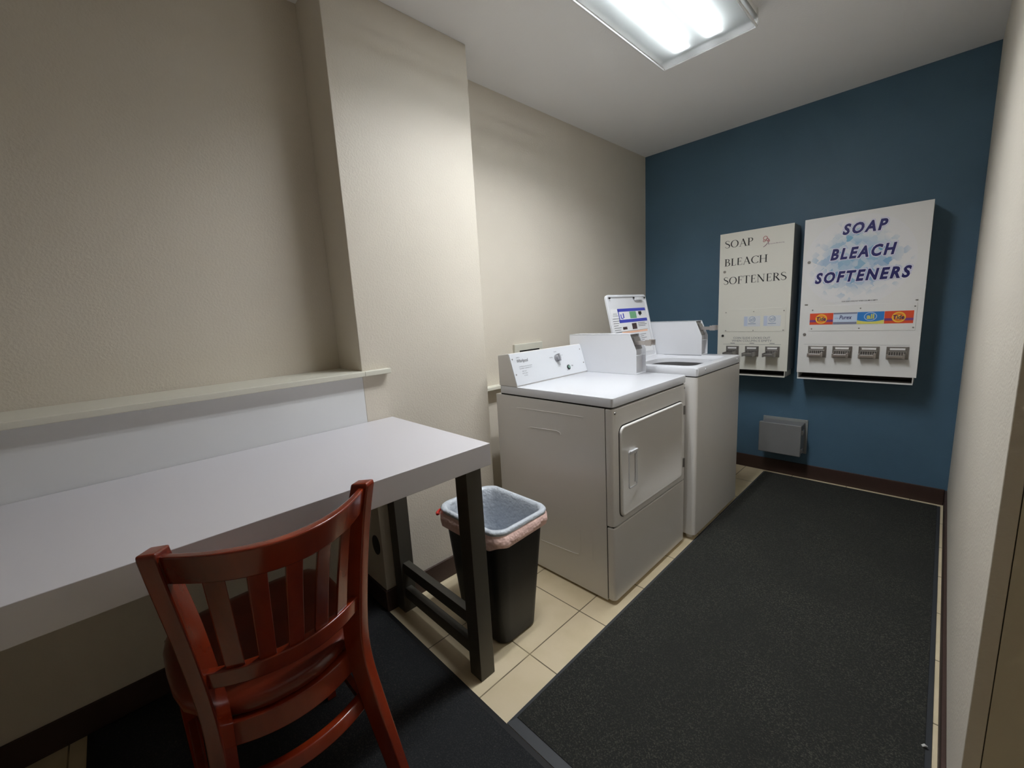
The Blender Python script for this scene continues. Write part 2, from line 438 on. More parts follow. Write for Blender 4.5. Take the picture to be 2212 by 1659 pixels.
# ledge above the table
t = thing('wall_ledge', 'off-white wall ledge with white panel running above the back of the table', 'ledge', (.12, PY1, .8))
part('front_panel', MB().box(XP-.018, XP, YB+.002, PY1-.0005, .797, 1.052), 'lampanel', t)
tb = MB(); tb.box(.001, .2475, YB+.002, PY1-.0005, 1.052, 1.0721)
tb.box(XP+.0008, .2475, PY1-.0006, -2.5957, 1.052, 1.0721)
part('top_board', tb, 'ledge', t, bevel=.0025)

# dark oval on the pillar side under the table
g = MB(); ring = [(0.162+.034*math.cos(2*pi*k/28), .295+.045*math.sin(2*pi*k/28)) for k in range(28)]
g.prism(ring, 1, PY1-.003, PY1-.0003)
struct('dark_oval', g, 'dark', '', parent=bpy.data.objects['wall_pillar'])['label'] = 'dark oval on the pillar side under the table'

# ------------------------------------------------------------------ ceiling light
FX0, FX1, FY0, FY1, FZ = .763, 1.178, -2.475, -1.243, 2.41
t = thing('ceiling_light', 'long white fluorescent ceiling light fixture with two lit tubes behind a lens', 'ceiling light', (.97, -1.86, H))
hs = MB(); hs.box(FX0+.004, FX1-.004, FY0+.004, FY1-.004, H-.022, H-.0005)
part('housing', hs, 'housing', t)
rf = MB(); rf.box(FX0+.006, FX1-.006, FY0+.006, FY1-.006, FZ+.030, H-.0225)  # plate added around the tubes to block their sideways light
part('added_baffle', rf, 'added_baffle', t)
prof = [(FX0, H-.028), (FX0+.002, FZ+.012), (FX0+.012, FZ), (FX1-.012, FZ), (FX1-.002, FZ+.012), (FX1, H-.028)]
lm = MB(); y0, y1 = FY0+.004, FY1-.004
lm.loft([[(p[0], y, p[1]) for p in prof] for y in (y0, y1)], closed=False, cap=False)
part('lens', lm, 'lens', t, smooth=True, angle=60)
for y in (FY0, FY1-.003):
    e = MB(); e.prism([(FX0-.003, H-.001), (FX0-.003, FZ+.004), (FX0+.006, FZ-.004), (FX1-.006, FZ-.004), (FX1+.003, FZ+.004), (FX1+.003, H-.001)], 1, y, y+.003)
    part('end_cap', e, 'housing', t)
rl = MB()
for x in (FX0+.001, FX1-.001): rl.box(x-.003, x+.003, FY0, FY1, FZ-.003, FZ+.004)
part('lens_rail', rl, 'housing', t)
for x in (.900, 1.038):
    tube = MB(); tube.tube([(x, FY0+.09, FZ+.041), (x, FY1-.09, FZ+.041)], .018, 14)
    tt = part('tube', tube, 'tube', t, smooth=True)
    for y in (FY0+.075, FY1-.09):
        s = MB(); s.box(x-.014, x+.014, y, y+.014, FZ+.010, FZ+.0295)
        part('socket', s, 'housing', tt)
    la = bpy.data.lights.new('tube_glow', 'AREA'); la.shape = 'RECTANGLE'; la.size = .052; la.size_y = FY1-FY0-.20
    la.energy = 7.4; la.color = (.95, .975, 1.0); la.spread = math.radians(146)
    lo = bpy.data.objects.new('tube_glow', la); COL.objects.link(lo); lo.parent = tt
    b0 = PW[t.name]; lo.location = (x-b0[0], (FY0+FY1)/2-b0[1], FZ+.007-b0[2])

# ------------------------------------------------------------------ floor mats
t = thing('floor_mat', 'long black carpet floor mat covering the aisle beside the washer and dryer', 'floor mat', (1.44, -1.4, 0), 'black floor mats')
X0, X1, Y0, Y1 = .9762, 1.904, -2.7102, -.0423
part('pile', MB().box(X0+.014, X1-.014, Y0+.032, Y1-.014, .001, .0095), 'mat', t)
ed = MB(); ed.loft([[(a, b, z) for a, b in ((x0, y0), (x1, y0), (x1, y1), (x0, y1))] for x0, x1, y0, y1, z in
    ((X0, X1, Y0, Y1, .0003), (X0, X1, Y0, Y1, .003), (X0+.014, X1-.014, Y0+.032, Y1-.014, .0075))])
part('rubber_border', ed, 'matedge', t)
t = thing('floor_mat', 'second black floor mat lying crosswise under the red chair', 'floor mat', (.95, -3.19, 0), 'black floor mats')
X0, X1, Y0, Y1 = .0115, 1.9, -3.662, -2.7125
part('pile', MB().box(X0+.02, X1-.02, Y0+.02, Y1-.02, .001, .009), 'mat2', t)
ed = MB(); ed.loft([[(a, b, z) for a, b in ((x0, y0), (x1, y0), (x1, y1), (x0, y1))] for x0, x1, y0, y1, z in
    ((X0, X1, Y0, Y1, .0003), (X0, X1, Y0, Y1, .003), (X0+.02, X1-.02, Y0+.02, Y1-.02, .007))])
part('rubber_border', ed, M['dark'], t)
lt = MB(); lt.tube([(1.884, -1.97, .0125), (1.890, -1.964, .014), (1.895, -1.963, .0125)], [.003, .004, .002], 6)
o = build('lint_scrap', lt, 'lint', base=(1.89, -1.964, .0095)); o['label'] = 'tiny white scrap on the black mat near the right wall'; o['category'] = 'scrap'

# ------------------------------------------------------------------ table
TXF, TYE, TZ, TT = .8487, -2.5969, .8621, .0715
TYN = -4.10
t = thing('table', 'long white laminate table with square dark metal legs along the left wall', 'table', (.53, -3.35, 0))
part('tabletop', MB().box(XP+.002, TXF, TYN, TYE, TZ-TT, TZ), 'lam', t, bevel=.0015)
LG = .062
for ya in (-2.668, TYN+.009):
    for xa in (.742, .226):
        part('leg', MB().box(xa, xa+LG, ya, ya+LG, .0005, TZ-TT), 'metal_leg', t, bevel=.002)
    for za in (.186, .068):
        part('stretcher', MB().box(.226+LG, .742, ya+.012, ya+.042, za, za+.048), 'metal_leg', t, bevel=.0015)

# ------------------------------------------------------------------ chair
CY = -3.239
t = thing('dining_chair', 'glossy mahogany red wooden chair with curved slatted back pulled up to the white table', 'chair', (.72, CY, 0))
PROF = [(0, 1.035, .208), (.1, 1.008, .200), (.2, .980, .190), (.3, .953, .180), (.36, .930, .176), (.41, .910, .173), (.46, .898, .171), (.52, .896, .172), (.6, .900, .178), (.7, .907, .188), (.8, .917, .200), (.86, .928, .207), (.905, .942, .211)]
def itp(z, i):
    if z <= 0: return PROF[0][i]
    for p, q in zip(PROF, PROF[1:]):
        if z <= q[0]: return p[i] + (q[i]-p[i])*(z-p[0])/(q[0]-p[0])
    return PROF[-1][i]
def sm(z, i): return (itp(z-.03, i) + 2*itp(z, i) + itp(z+.03, i))/4 if .03 < z < .875 else itp(z, i)
def xrs(z): return sm(z, 1)
def hw(z): return sm(z, 2)
TKY = .026
def pdep(z): return .036 + .019*min(1, z/.47) - .010*max(0, z-.72)/.18
for s in (-1, 1):
    rings = []
    for k in range(34):
        z = .0098 + (.895-.0098)*k/33
        th = math.radians(30); dp = pdep(z); wd = .030 if z > .3 else .027 + .003*z/.3
        q = (xrs(z)-.003, CY + s*hw(z))
        n_ = (math.sin(th)*wd, -s*math.cos(th)*wd); a_ = (math.cos(th)*dp, s*math.sin(th)*dp)
        rd_ = (q[0]+n_[0], q[1]+n_[1])
        rings.append([(q[0], q[1], z), (rd_[0], rd_[1], z), (rd_[0]-a_[0], rd_[1]-a_[1], z), (q[0]-a_[0], q[1]-a_[1], z)])
    last = rings[-1]
    rings.append([(p[0]-.003 if i < 2 else p[0]+.004, p[1], .905 if i < 2 else .901) for i, p in enumerate(last)])
    part('leg', MB().loft(rings), 'wood', t, bevel=.004, segs=2)
def curved(zb, zt, off, th, b=.10, n=24, b2=None):
    rings = []
    for k in range(n+1):
        w = -1 + 2*k/n
        q = 1-w*w
        ring = []
        for z, o in ((zb, off), (zt, off), (zt, off-th), (zb, off-th)):
            ring.append((xrs(z) + b*q + o, CY + w*(hw(z)-TKY+.004), z))
        rings.append(ring)
    return MB().loft(rings)
part('top_rail', curved(.834, .894, -.004, .023, .115), 'wood', t, bevel=.004)
part('lower_rail', curved(.583, .620, -.003, .022, .060), 'wood', t, bevel=.003)
for i in range(5):
    rings = []
    for k in range(9):
        z = .617 + (.837-.617)*k/8; f = (z-.617)/.22
        y = (-.104 + .052*i)*(1-f) + (-.118 + .059*i)*f
        b = .060*(1-f) + .115*f
        H_ = hw(z)-TKY
        def xx(yy): return xrs(z) + b*(1-(yy/H_)**2) - .008
        ya, yb = y-.015, y+.015
        rings.append([(xx(ya), CY+ya, z), (xx(yb), CY+yb, z), (xx(yb)-.011, CY+yb, z), (xx(ya)-.011, CY+ya, z)])
    part('slat', MB().loft(rings), 'wood', t, bevel=.002)
part('back_rail', curved(.413, .460, -.048, .024, .050), 'wood', t, bevel=.003)
part('stretcher', curved(.322, .350, -.048, .022, .045), 'wood', t, bevel=.004)
# seat
def seat_ring(z, g):
    half = [(.893, 0), (.888, .05), (.872, .09), (.850, .125), (.825, .148), (.800, .170), (.765, .190), (.70, .202), (.62, .206), (.54, .205), (.485, .196), (.452, .175), (.437, .14), (.430, .08), (.428, 0)]
    pts = []
    n = len(half)
    out = [(.655 + (x-.655)*(1-g/.22), w*(1-g/.2)) for x, w in half]
    right = [(x, CY+w, z) for x, w in out]
    left = [(x, CY-w, z) for x, w in out[::-1]][1:-1]
    return right + left
st = MB(); st.loft([seat_ring(.461, .006), seat_ring(.466, 0), seat_ring(.478, 0), seat_ring(.488, .005), seat_ring(.493, .016), seat_ring(.493, .035), seat_ring(.489, .07)])
part('seat', st, 'seat', t, smooth=True, angle=60)
part('front_rail', MB().box(.458, .484, CY-.165, CY+.165, .412, .460), 'wood', t, bevel=.002)
for s in (-1, 1):
    sb = MB(); sb.loft([[(x, CY+s*w-.011, z) for z in (.412, .460)] + [(x, CY+s*w+.011, z) for z in (.460, .412)] for x, w in ((.480, .178), (.860, .150))])
    part('side_rail', sb, 'wood', t, bevel=.002)
    part('leg', MB().loft([[(.470+a*q+.0, CY+s*(.178)+b*q, z) for a, b in ((-1,-1),(1,-1),(1,1),(-1,1))] for z, q in ((.0098, .014), (.2, .017), (.4605, .02))]), 'wood', t, bevel=.003)
    sb = MB(); sb.loft([[(x, CY+s*w-.009, z), (x, CY+s*w+.009, z), (x, CY+s*w+.009, z+.024), (x, CY+s*w-.009, z+.024)] for x, w, z in ((.480, .178, .20), (.955, .180, .20))])
    part('side_stretcher', sb, 'wood', t, bevel=.002)
part('front_stretcher', MB().box(.462, .480, CY-.17, CY+.17, .25, .275), 'wood', t, bevel=.002)

# ------------------------------------------------------------------ waste bin
BT = (.425, .782, -2.537, -2.262, .492)   # x0 x1 y0 y1 z rim
BB = (.478, .752, -2.512, -2.318, .0005)
t = thing('waste_bin', 'black plastic waste bin with white liner bag beside the dryer', 'bin', (.6, -2.41, 0))
def bring(f, ins=0, z=None, r=None, wob=0, dz=0):
    x0, x1, y0, y1, zz = [BB[i] + (BT[i]-BB[i])*f for i in range(5)]
    if z is not None: zz = z
    rr = r if r else .042 + .012*f
    p = rrect(x0+ins, x1-ins, y0+ins, y1-ins, rr, 9)
    out = []
    for k, (a, b) in enumerate(p):
        w = wob*(noise.noise(Vector((a*22, b*22, zz*9)))) if wob else 0
        cx, cy = (x0+x1)/2, (y0+y1)/2
        d = math.hypot(a-cx, b-cy)
        out.append((a+(a-cx)/d*w, b+(b-cy)/d*w, zz + (dz*noise.noise(Vector((a*14+3, b*14, 1.3))) if dz else 0)))
    return out
part('body', MB().loft([bring(0, .006), bring(.02), bring(.5), bring(.98), bring(.98, .004), bring(.5, .004), bring(.03, .004)]), 'bin', t, smooth=True, angle=50)
ln = MB(); rings = [bring(0, .02, z=.03)]
for k in range(1, 12): rings.append(bring(k/12, .010, wob=.009))
rings += [bring(1, .010, z=.484), bring(1, .004, z=.497, wob=.003), bring(1, -.006, z=.499, wob=.004, dz=.004), bring(1, -.012, z=.491, wob=.003), bring(1, -.008, z=.476, wob=.003)]
ln.loft(rings, cap=False); ln.f.append(tuple(range(len(rings[0]))))
lin_ = part('liner', ln, 'liner', t, label='shiny white translucent liner folded over the rim', smooth=True, angle=80)
cf = MB(); rings = [bring(1, -.009, z=.481), bring(1, -.015, z=.470, wob=.006, dz=.005), bring(.96, -.018, z=.456, wob=.012, dz=.010), bring(.93, -.015, z=.442, wob=.016, dz=.026)]
cf.loft(rings, cap=False)
part('liner_cuff', cf, 'cuff', t, label='pink tinted cuff of the liner hanging outside the rim', smooth=True, angle=80)
rd = MB(); rd.tube([(.452, -2.556, .476), (.438, -2.557, .470), (.424, -2.547, .467), (.413, -2.532, .468), (.410, -2.514, .474)], [.003, .006, .008, .006, .003], 8)
part('drawstring', rd, 'red', t, label='red drawstring end', smooth=True)

# ------------------------------------------------------------------ machines
def stadium(x0, x1, y0, y1, z, r=.02, n=5): return [(a, b, z) for a, b in rrect(x0, x1, y0, y1, r, n)]
def slab(mb, x0, x1, y0, y1, z0, z1, r=.02, e=.006):
    mb.loft([stadium(x0, x1, y0, y1, z0, r), stadium(x0, x1, y0, y1, z1-e, r), stadium(x0+e*.3, x1-e*.3, y0+e*.3, y1-e*.3, z1-e*.3, r), stadium(x0+e, x1-e, y0+e, y1-e, z1, r)])
def coin_box(par, ya, yb, x0, x1, z0, z1, xs, zs):
    """white coin box: cheeks, sloping face with the slide mechanism"""
    b = MB()
    prof = [(x0, z0), (x1, z0), (x1, zs), (xs, z1), (x0, z1)]
    prof_in = [(x0, z0), (x1-.022, z0), (x1-.022, zs-.004), (xs-.022, z1-.004), (x0, z1-.004)]
    w = .003
    b.prism(prof, 1, ya, ya+w); b.prism(prof, 1, yb-w, yb); b.prism(prof_in, 1, ya+w, yb-w)
    b.box(x0, xs-.002, ya, yb, z1-.003, z1)
    b.box(x1-.024, x1, ya+w, yb-w, z0, z0+.004)
    b.box(x1-.024, x1-.004, ya+w, yb-w, zs-.03, zs-.027)
    bo = part('coin_box', b, 'enamel2', par, bevel=.0008)
    m = MB(); ym = (ya+yb)/2
    dx, dz = (x1-xs), (zs-z1); q = math.hypot(dx, dz)
    # plate lying on the slope
    nx, nz = -dz/q, dx/q
    def P(s, n, y): return (xs-.022 + dx*s + nx*n, y, z1 - .004 + dz*s + nz*n)
    for s0, s1, n0, n1, e in ((.08, .95, 0, .010, .010), (.25, .7, .01, .024, .022)):
        m.add([P(s0, n0, ya+e), P(s1, n0, ya+e), P(s1, n0, yb-e), P(s0, n0, yb-e), P(s0, n1, ya+e), P(s1, n1, ya+e), P(s1, n1, yb-e), P(s0, n1, yb-e)],
              [(0,3,2,1),(4,5,6,7),(0,1,5,4),(1,2,6,5),(2,3,7,6),(3,0,4,7)])
    cs = part('coin_slide', m, 'chrome_dk', bo, label='chrome coin slide', bevel=.001)
    s = MB(); zc = z1-.058
    s.box(xs-.01, x1+.035, ym-.024, ym+.024, zc, zc+.019)
    for yy in (-.024, .018): s.box(x1+.035, x1+.068, ym+yy, ym+yy+.006, zc-.004, zc+.026)
    s.box(x1+.035, x1+.055, ym-.018, ym+.018, zc+.002, zc+.008)
    part('slide_handle', s, 'chrome', bo, label='chrome pull of the coin slide', bevel=.001)
    return bo

# ---- dryer
DX0, DX1, DY0, DY1 = .257, .9428, -2.0318, -1.3475
t = thing('clothes_dryer', 'white coin-operated clothes dryer with closed front door beside the waste bin', 'dryer', (.6, -1.69, 0))
cb = MB(); cb.box(DX0, .905, DY0, DY1, .012, .868)
def ridge(pts, r=.0014): cb.tube([(x, DY0-.0002, z) for x, z in pts], r, 6)
ridge([(.404, .813), (.60, .817), (.80, .820)], .0009)
ridge([(.474, .722), (.490, .727), (.650, .735), (.668, .731), (.674, .720)])
ridge([(.766, .291), (.768, .20), (.755, .172), (.735, .166), (.524, .155)], .0012)
ridge([(.829, .322), (.832, .185), (.825, .171), (.807, .168)], .0012)
for x in (.29, .87):
    for y in (DY0+.03, DY1-.03): cb.cyl((x, y, .0006), 2, .018, .0115, 12)
part('cabinet', cb, 'enamel', t, bevel=.0015)
fp = MB(); fp.loft([[(x, y, z) for x, y in ((.908, DY0), (DX1-.016, DY0), (DX1-.004, DY0+.006), (DX1, DY0+.020), (DX1, DY1-.020), (DX1-.004, DY1-.006), (DX1-.016, DY1), (.908, DY1))] for z in (.362, .868)])
part('front_panel', fp, 'enamel', t, bevel=.003, angle=50)
fp = MB(); fp.loft([[(x, y, z) for x, y in ((.908, DY0), (DX1-.016, DY0), (DX1-.004, DY0+.006), (DX1, DY0+.020), (DX1, DY1-.020), (DX1-.004, DY1-.006), (DX1-.016, DY1), (.908, DY1))] for z in (.018, .356)])
part('toe_panel', fp, 'enamel', t, bevel=.005, angle=50)
sl = MB(); slab(sl, .284, DX1, DY0, DY1, .876, .914, .016, .004)
part('top', sl, 'etop', t, smooth=True, angle=28)
gp = MB(); gp.box(.29, .93, DY0+.006, DY1-.006, .868, .876); gp.box(.904, .909, DY0+.004, DY1-.004, .02, .866); gp.box(.91, DX1-.008, DY0+.008, DY1-.008, .3555, .3625)
part('seam', gp, 'gap', t)
dy0, dy1, dz0, dz1 = -1.986, -1.398, .392, .787
dg = MB(); dg.prism(rrect(dy0-.004, dy1+.004, dz0-.003, dz1+.005, .034, 8), 0, DX1, DX1+.0015)  # flat dark plate paints the shade of a recessed door gap
part('door_gap_shade', dg, 'gap', t, label='thin dark plate painting the shade of the gap around the door')
dr = MB(); e = .005
def dring(x, i, r): return [(x, a, b) for a, b in rrect(dy0+i, dy1-i, dz0+i, dz1-i, r, 8)]
dr.loft([dring(DX1+.0006, 0, .03), dring(DX1+.006, 0, .03), dring(DX1+.0095, .003, .028), dring(DX1+.0095, .008, .025), dring(DX1+.008, .011, .024)])
door = part('door', dr, 'enamel', t, smooth=True, angle=50)
hd = MB(); hx = DX1+.008
hy0, hy1, hz0, hz1 = -1.926, -1.862, .505, .668
fr = [(hx+.001, a, b) for a, b in rrect(hy0, hy1, hz0, hz1, .008, 4)]
hd.tube(fr, .0034, 8, loop=True)
hd.box(hx, hx+.010, hy0+.004, hy1-.002, hz1-.010, hz1+.002)
hd.tube([(hx+.003, hy1-.012, hz1-.02), (hx+.004, hy1-.012, hz0+.04), (hx+.003, hy1-.012, hz0+.018)], [.004, .0045, .008], 10)
part('handle', hd, 'enamel2', door, bevel=.001)
for z in (.716, .436):
    h = MB(); h.box(DX1-.002, DX1+.007, -1.391, -1.371, z, z+.045); h.tube([(DX1+.007, -1.376, z-.002), (DX1+.007, -1.376, z+.047)], .0032, 8)
    part('hinge', h, 'chrome_dk', t, label='steel door hinge', bevel=.0008)
for y in (DY0+.018, DY1-.022):
    sc = MB(); sc.cyl((DX1-.001, y, .850), 0, .0055, .003, 14, .004)
    part('screw', sc, 'chrome_dk', t)
# console
cn = MB(); cy1 = -1.457
cn.prism([(.286, .914), (.411, .914), (.362, 1.074), (.286, 1.065)], 1, DY0, cy1)
con = part('console', cn, 'enamel', t, bevel=.0015)
ED = Vector((.049, 0, -.16)).normalized(); EN = Vector((.16, 0, .049)).normalized(); CO = Vector((.363, 0, 1.074))
def CP(y, v, n): 
    q = CO + ED*v + EN*n; return (q.x, y, q.z)
pl = MB()
def cbox(mb, y0, y1, v0, v1, n0, n1):
    mb.add([CP(y0, v0, n0), CP(y1, v0, n0), CP(y1, v1, n0), CP(y0, v1, n0), CP(y0, v0, n1), CP(y1, v0, n1), CP(y1, v1, n1), CP(y0, v1, n1)],
           [(0,3,2,1),(4,5,6,7),(0,1,5,4),(1,2,6,5),(2,3,7,6),(3,0,4,7)])
cbox(pl, DY0+.001, cy1+.001, .003, .162, 0, .0022)
part('control_panel', pl, 'plate', con)
ccyl = lambda mb, y, v, n0, n1, r, r2=None, n=20: mb.loft([[CP(y+rr*math.cos(2*pi*k/n), v+rr*math.sin(2*pi*k/n), nn) for k in range(n)] for nn, rr in ((n0, r), (n1, r if r2 is None else r2))])
kb = MB(); ccyl(kb, -1.690, .060, .0022, .009, .021, .020); ccyl(kb, -1.690, .060, .009, .022, .016, .014); cbox(kb, -1.694, -1.686, .040, .080, .009, .028)
part('control_knob', kb, 'knob', con, label='grey round cycle knob', smooth=True, angle=40)
bt = MB(); ccyl(bt, -1.613, .121, .0022, .005, .0135); 
rg = part('button_ring', bt, 'dark', con, label='black bezel of the start button', smooth=True, angle=40)
bt = MB(); ccyl(bt, -1.612, .120, .005, .009, .0085, .008)
part('start_button', bt, 'green', con, label='green start button', smooth=True, angle=40)
for y, v in ((-2.018, .030), (-2.017, .108), (-1.474, .031), (-1.471, .111)):
    s = MB(); ccyl(s, y, v, .0022, .0042, .0038, .003, 12); part('screw', s, 'chrome_dk', con)
tx = MB(); UY = (0, 1, 0); VV = tuple(-ED)
def ctext(s, y0, y1, v0, v1, **k): text_into(tx, s, tuple(CO), UY, VV, tuple(EN), y0, y1, -v1, -v0, lift=.0028, **k)
ctext('Whirlpool', -1.992, -1.912, .034, .056, shear=.15, offset=.006)
part('logo', tx, 'ink', con, label='black brand lettering on the console')
for args in (('COMMERCIAL', -1.992, -1.966, .022, .028), ('COMMERCIAL ELECTRIC DRYER', -1.986, -1.892, .070, .0745), ('SUPER CAPACITY', -1.986, -1.895, .080, .0845),
             ('HEAVY DUTY', -1.972, -1.940, .094, .099), ('AUTO DRY', -1.975, -1.935, .105, .110), ('3 CYCLE', -1.965, -1.94, .116, .121),
             ('NORMAL', -1.703, -1.680, .022, .027), ('PERM PRESS', -1.748, -1.722, .050, .055), ('DELICATE', -1.662, -1.636, .046, .051),
             ('OFF', -1.681, -1.671, .094, .100), ('ON', -1.586, -1.572, .112, .120), ('START', -1.632, -1.622, .134, .138)):
    tx = MB(); ctext(*args); part('lettering', tx, 'ink' if args[0] in ('ON', 'START') else 'inkgrey', con)
coin_box(t, -1.455, -1.352, .290, .724, .9142, 1.127, .687, 1.041)

# ---- washer
WX0, WX1, WY0, WY1, WZ = .30, .9837, -1.3167, -.6706, .9459
t = thing('washing_machine', 'white coin-operated top-load washing machine with raised lid nearest the blue wall', 'washing machine', (.64, -.99, 0))
cb = MB()
cb.loft([[(x, y, z) for x, y in rrect(WX0, WX1, WY0, WY1, .018, 5)] for z in (.032, .896)])
for x in (.34, .94):
    for y in (WY0+.04, WY1-.04): cb.cyl((x, y, .0006), 2, .018, .033, 12)
part('cabinet', cb, 'enamel', t, smooth=True, angle=50)
gp = MB(); gp.box(WX0+.01, WX1-.006, WY0+.006, WY1-.006, .896, .902)
part('seam', gp, 'gap', t)
# deck with rounded opening and sunken recess
ox0, ox1, oy0, oy1 = .515, .925, -1.245, -.775
dk = MB()
def rr4(x0, x1, y0, y1, r, z): return [(a, b, z) for a, b in rrect(x0, x1, y0, y1, r, 8)]
dk.loft([rr4(WX0, WX1+.001, WY0, WY1, .018, .902), rr4(WX0, WX1+.001, WY0, WY1, .018, .938), rr4(WX0+.003, WX1-.002, WY0+.003, WY1-.003, .018, .944), rr4(WX0+.012, WX1-.010, WY0+.012, WY1-.012, .018, WZ),
         rr4(ox0-.012, ox1+.012, oy0-.012, oy1+.012, .05, WZ), rr4(ox0, ox1, oy0, oy1, .05, .934), rr4(ox0+.03, ox1-.012, oy0+.015, oy1-.015, .13, .926), rr4(ox0+.035, ox1-.017, oy0+.020, oy1-.020, .13, .902)], cap=False)
part('top', dk, 'etop', t, smooth=True, angle=32)
tb = MB()
cxx, cyy = (ox0+ox1)/2+.01, (oy0+oy1)/2
def circ(r, z, n=36, sx=1): return [(cxx+r*sx*math.cos(2*pi*k/n), cyy+r*math.sin(2*pi*k/n), z) for k in range(n)]
rings = [circ(.215, .8985, sx=.9), circ(.205, .893, sx=.9), circ(.20, .86, sx=.9), circ(.235, .82), circ(.235, .50), circ(.10, .48)]
tb.loft(rings, cap=False); tb.f.append(tuple((len(rings)-1)*36+k for k in range(36)))
part('tub', tb, 'enamel2', t, smooth=True, angle=60)
ag = MB(); ag.loft([circ(.07, .481, 20), circ(.05, .56, 20), circ(.045, .80, 20), circ(.03, .82, 20)])
part('agitator', ag, 'enamel2', t, smooth=True)
for y in (-1.213, -.738):
    s = MB(); s.cyl((WX1, y, .926), 0, .007, .004, 14, .005); part('screw', s, 'enamel2', t, smooth=True)
# lid
HN = Vector((.50, 0, .934)); TP = Vector((.410, 0, 1.346)); LE = (TP-HN); LLen = LE.length; LE.normalize(); LN = Vector((LE.z, 0, -LE.x))
ly0, ly1 = -1.252, -.776
def LP(y, v, n): q = HN + LE*v + LN*n; return (q.x, y, q.z)
ld = MB()
def lring(i, n, r): return [LP(a, b, n) for a, b in rrect(ly0+i, ly1-i, i, LLen-i, r, 7)]
ld.loft([lring(.004, -.016, .022), lring(0, -.012, .024), lring(0, 0, .024), lring(.004, .002, .022), lring(.012, .001, .018), lring(.016, -.005, .014)])
lid = part('lid', ld, 'enamel2', t, label='raised lid with printed instruction label inside', smooth=True, angle=45)
def lbox(mb, y0, y1, v0, v1, n0=-.005, n1=-.0042):
    mb.add([LP(y0, v0, n0), LP(y1, v0, n0), LP(y1, v1, n0), LP(y0, v1, n0), LP(y0, v0, n1), LP(y1, v0, n1), LP(y1, v1, n1), LP(y0, v1, n1)],
           [(0,3,2,1),(4,5,6,7),(0,1,5,4),(1,2,6,5),(2,3,7,6),(3,0,4,7)])
def lpart(name, rects, m, n1=-.0042, label=None, par=None):
    for r in rects:
        mb = MB(); lbox(mb, *r, -.0048, n1)
        o = part(name, mb, m, par or lid, label=label)
    return o
lpart('instruction_label', [(-1.225, -.806, .045, .335)], 'lpaper', -.0044, 'printed instruction label with blue bands')
lpart('label_band', [(-1.150, -.808, .316, .335), (-1.150, -.808, .246, .266), (-1.147, -1.138, .26, .33)], 'lblue', -.0040, 'blue band of the label')
lpart('label_picture', [(-1.015, -.935, .270, .314)], 'lgreen', -.0040, 'green picture on the label')
lpart('label_picture', [(-1.125, -1.115, .272, .300), (-1.112, -1.100, .270, .278), (-1.097, -1.085, .275, .305)], 'lblue', -.0040)
lpart('label_picture', [(-.905, -.865, .292, .312), (-.895, -.880, .285, .295)], 'dark', -.0040, 'dark picture on the label')
lpart('label_picture', [(-1.125, -1.075, .203, .220), (-1.012, -.955, .200, .238)], 'lbrown', -.0040, 'brown picture on the label')
lpart('label_band', [(-1.145, -.830, .178, .190)], 'lorange', -.0040, 'peach band of the label')
lb = MB()
random.seed(3)
def ltext(s, y0, y1, v0, v1): text_into(lb, s, tuple(HN), (0, 1, 0), tuple(LE), tuple(LN), y0, y1, v0, v1, lift=-.0036)
ltext('HOW TO USE', -1.205, -1.165, .300, .308); ltext('THIS WASHER', -1.212, -1.155, .288, .296)
for k, w in enumerate((.085, .07, .06, .05, .08, .07, .075, .05)): lbox(lb, -1.220, -1.220+w, .272-.014*k, .2755-.014*k, -.0045, -.0038)
for k in range(3): lbox(lb, -.935, -.845+.02*(k % 2), .215+.010*k, .2185+.010*k, -.0045, -.0038)
for k in range(4): lbox(lb, -1.03, -.86-.03*(k % 2), .160-.012*k, .163-.012*k, -.0045, -.0038)
lbox(lb, -1.21, -.815, .191, .1925, -.0045, -.0038)
part('lettering', lb, 'inkgrey', lid)
sk = MB(); 
for y in (-.912, -.885, -.85): sk.cyl(LP(y, .392, -.002), 0, .012, .010, 10, .008)
lbox(sk, -.925, -.835, .385, .402, -.004, .008)
part('latch', sk, 'enamel2', lid, bevel=.001)
for y in (ly0+.035, -.935, ly1-.02):
    s = MB(); s.cyl(LP(y, .402, -.001), 0, .0055, .006, 12); part('bumper', s, 'dark', lid, label='small black rubber bumper')
# console behind the lid and coin box
cn = MB(); cn.prism([(.302, .946), (.395, .946), (.36, 1.085), (.302, 1.078)], 1, WY0+.004, -.775)
part('console', cn, 'enamel', t, bevel=.0015)
coin_box(t, -.769, -.674, .302, .788, .9462, 1.160, .748, 1.066)

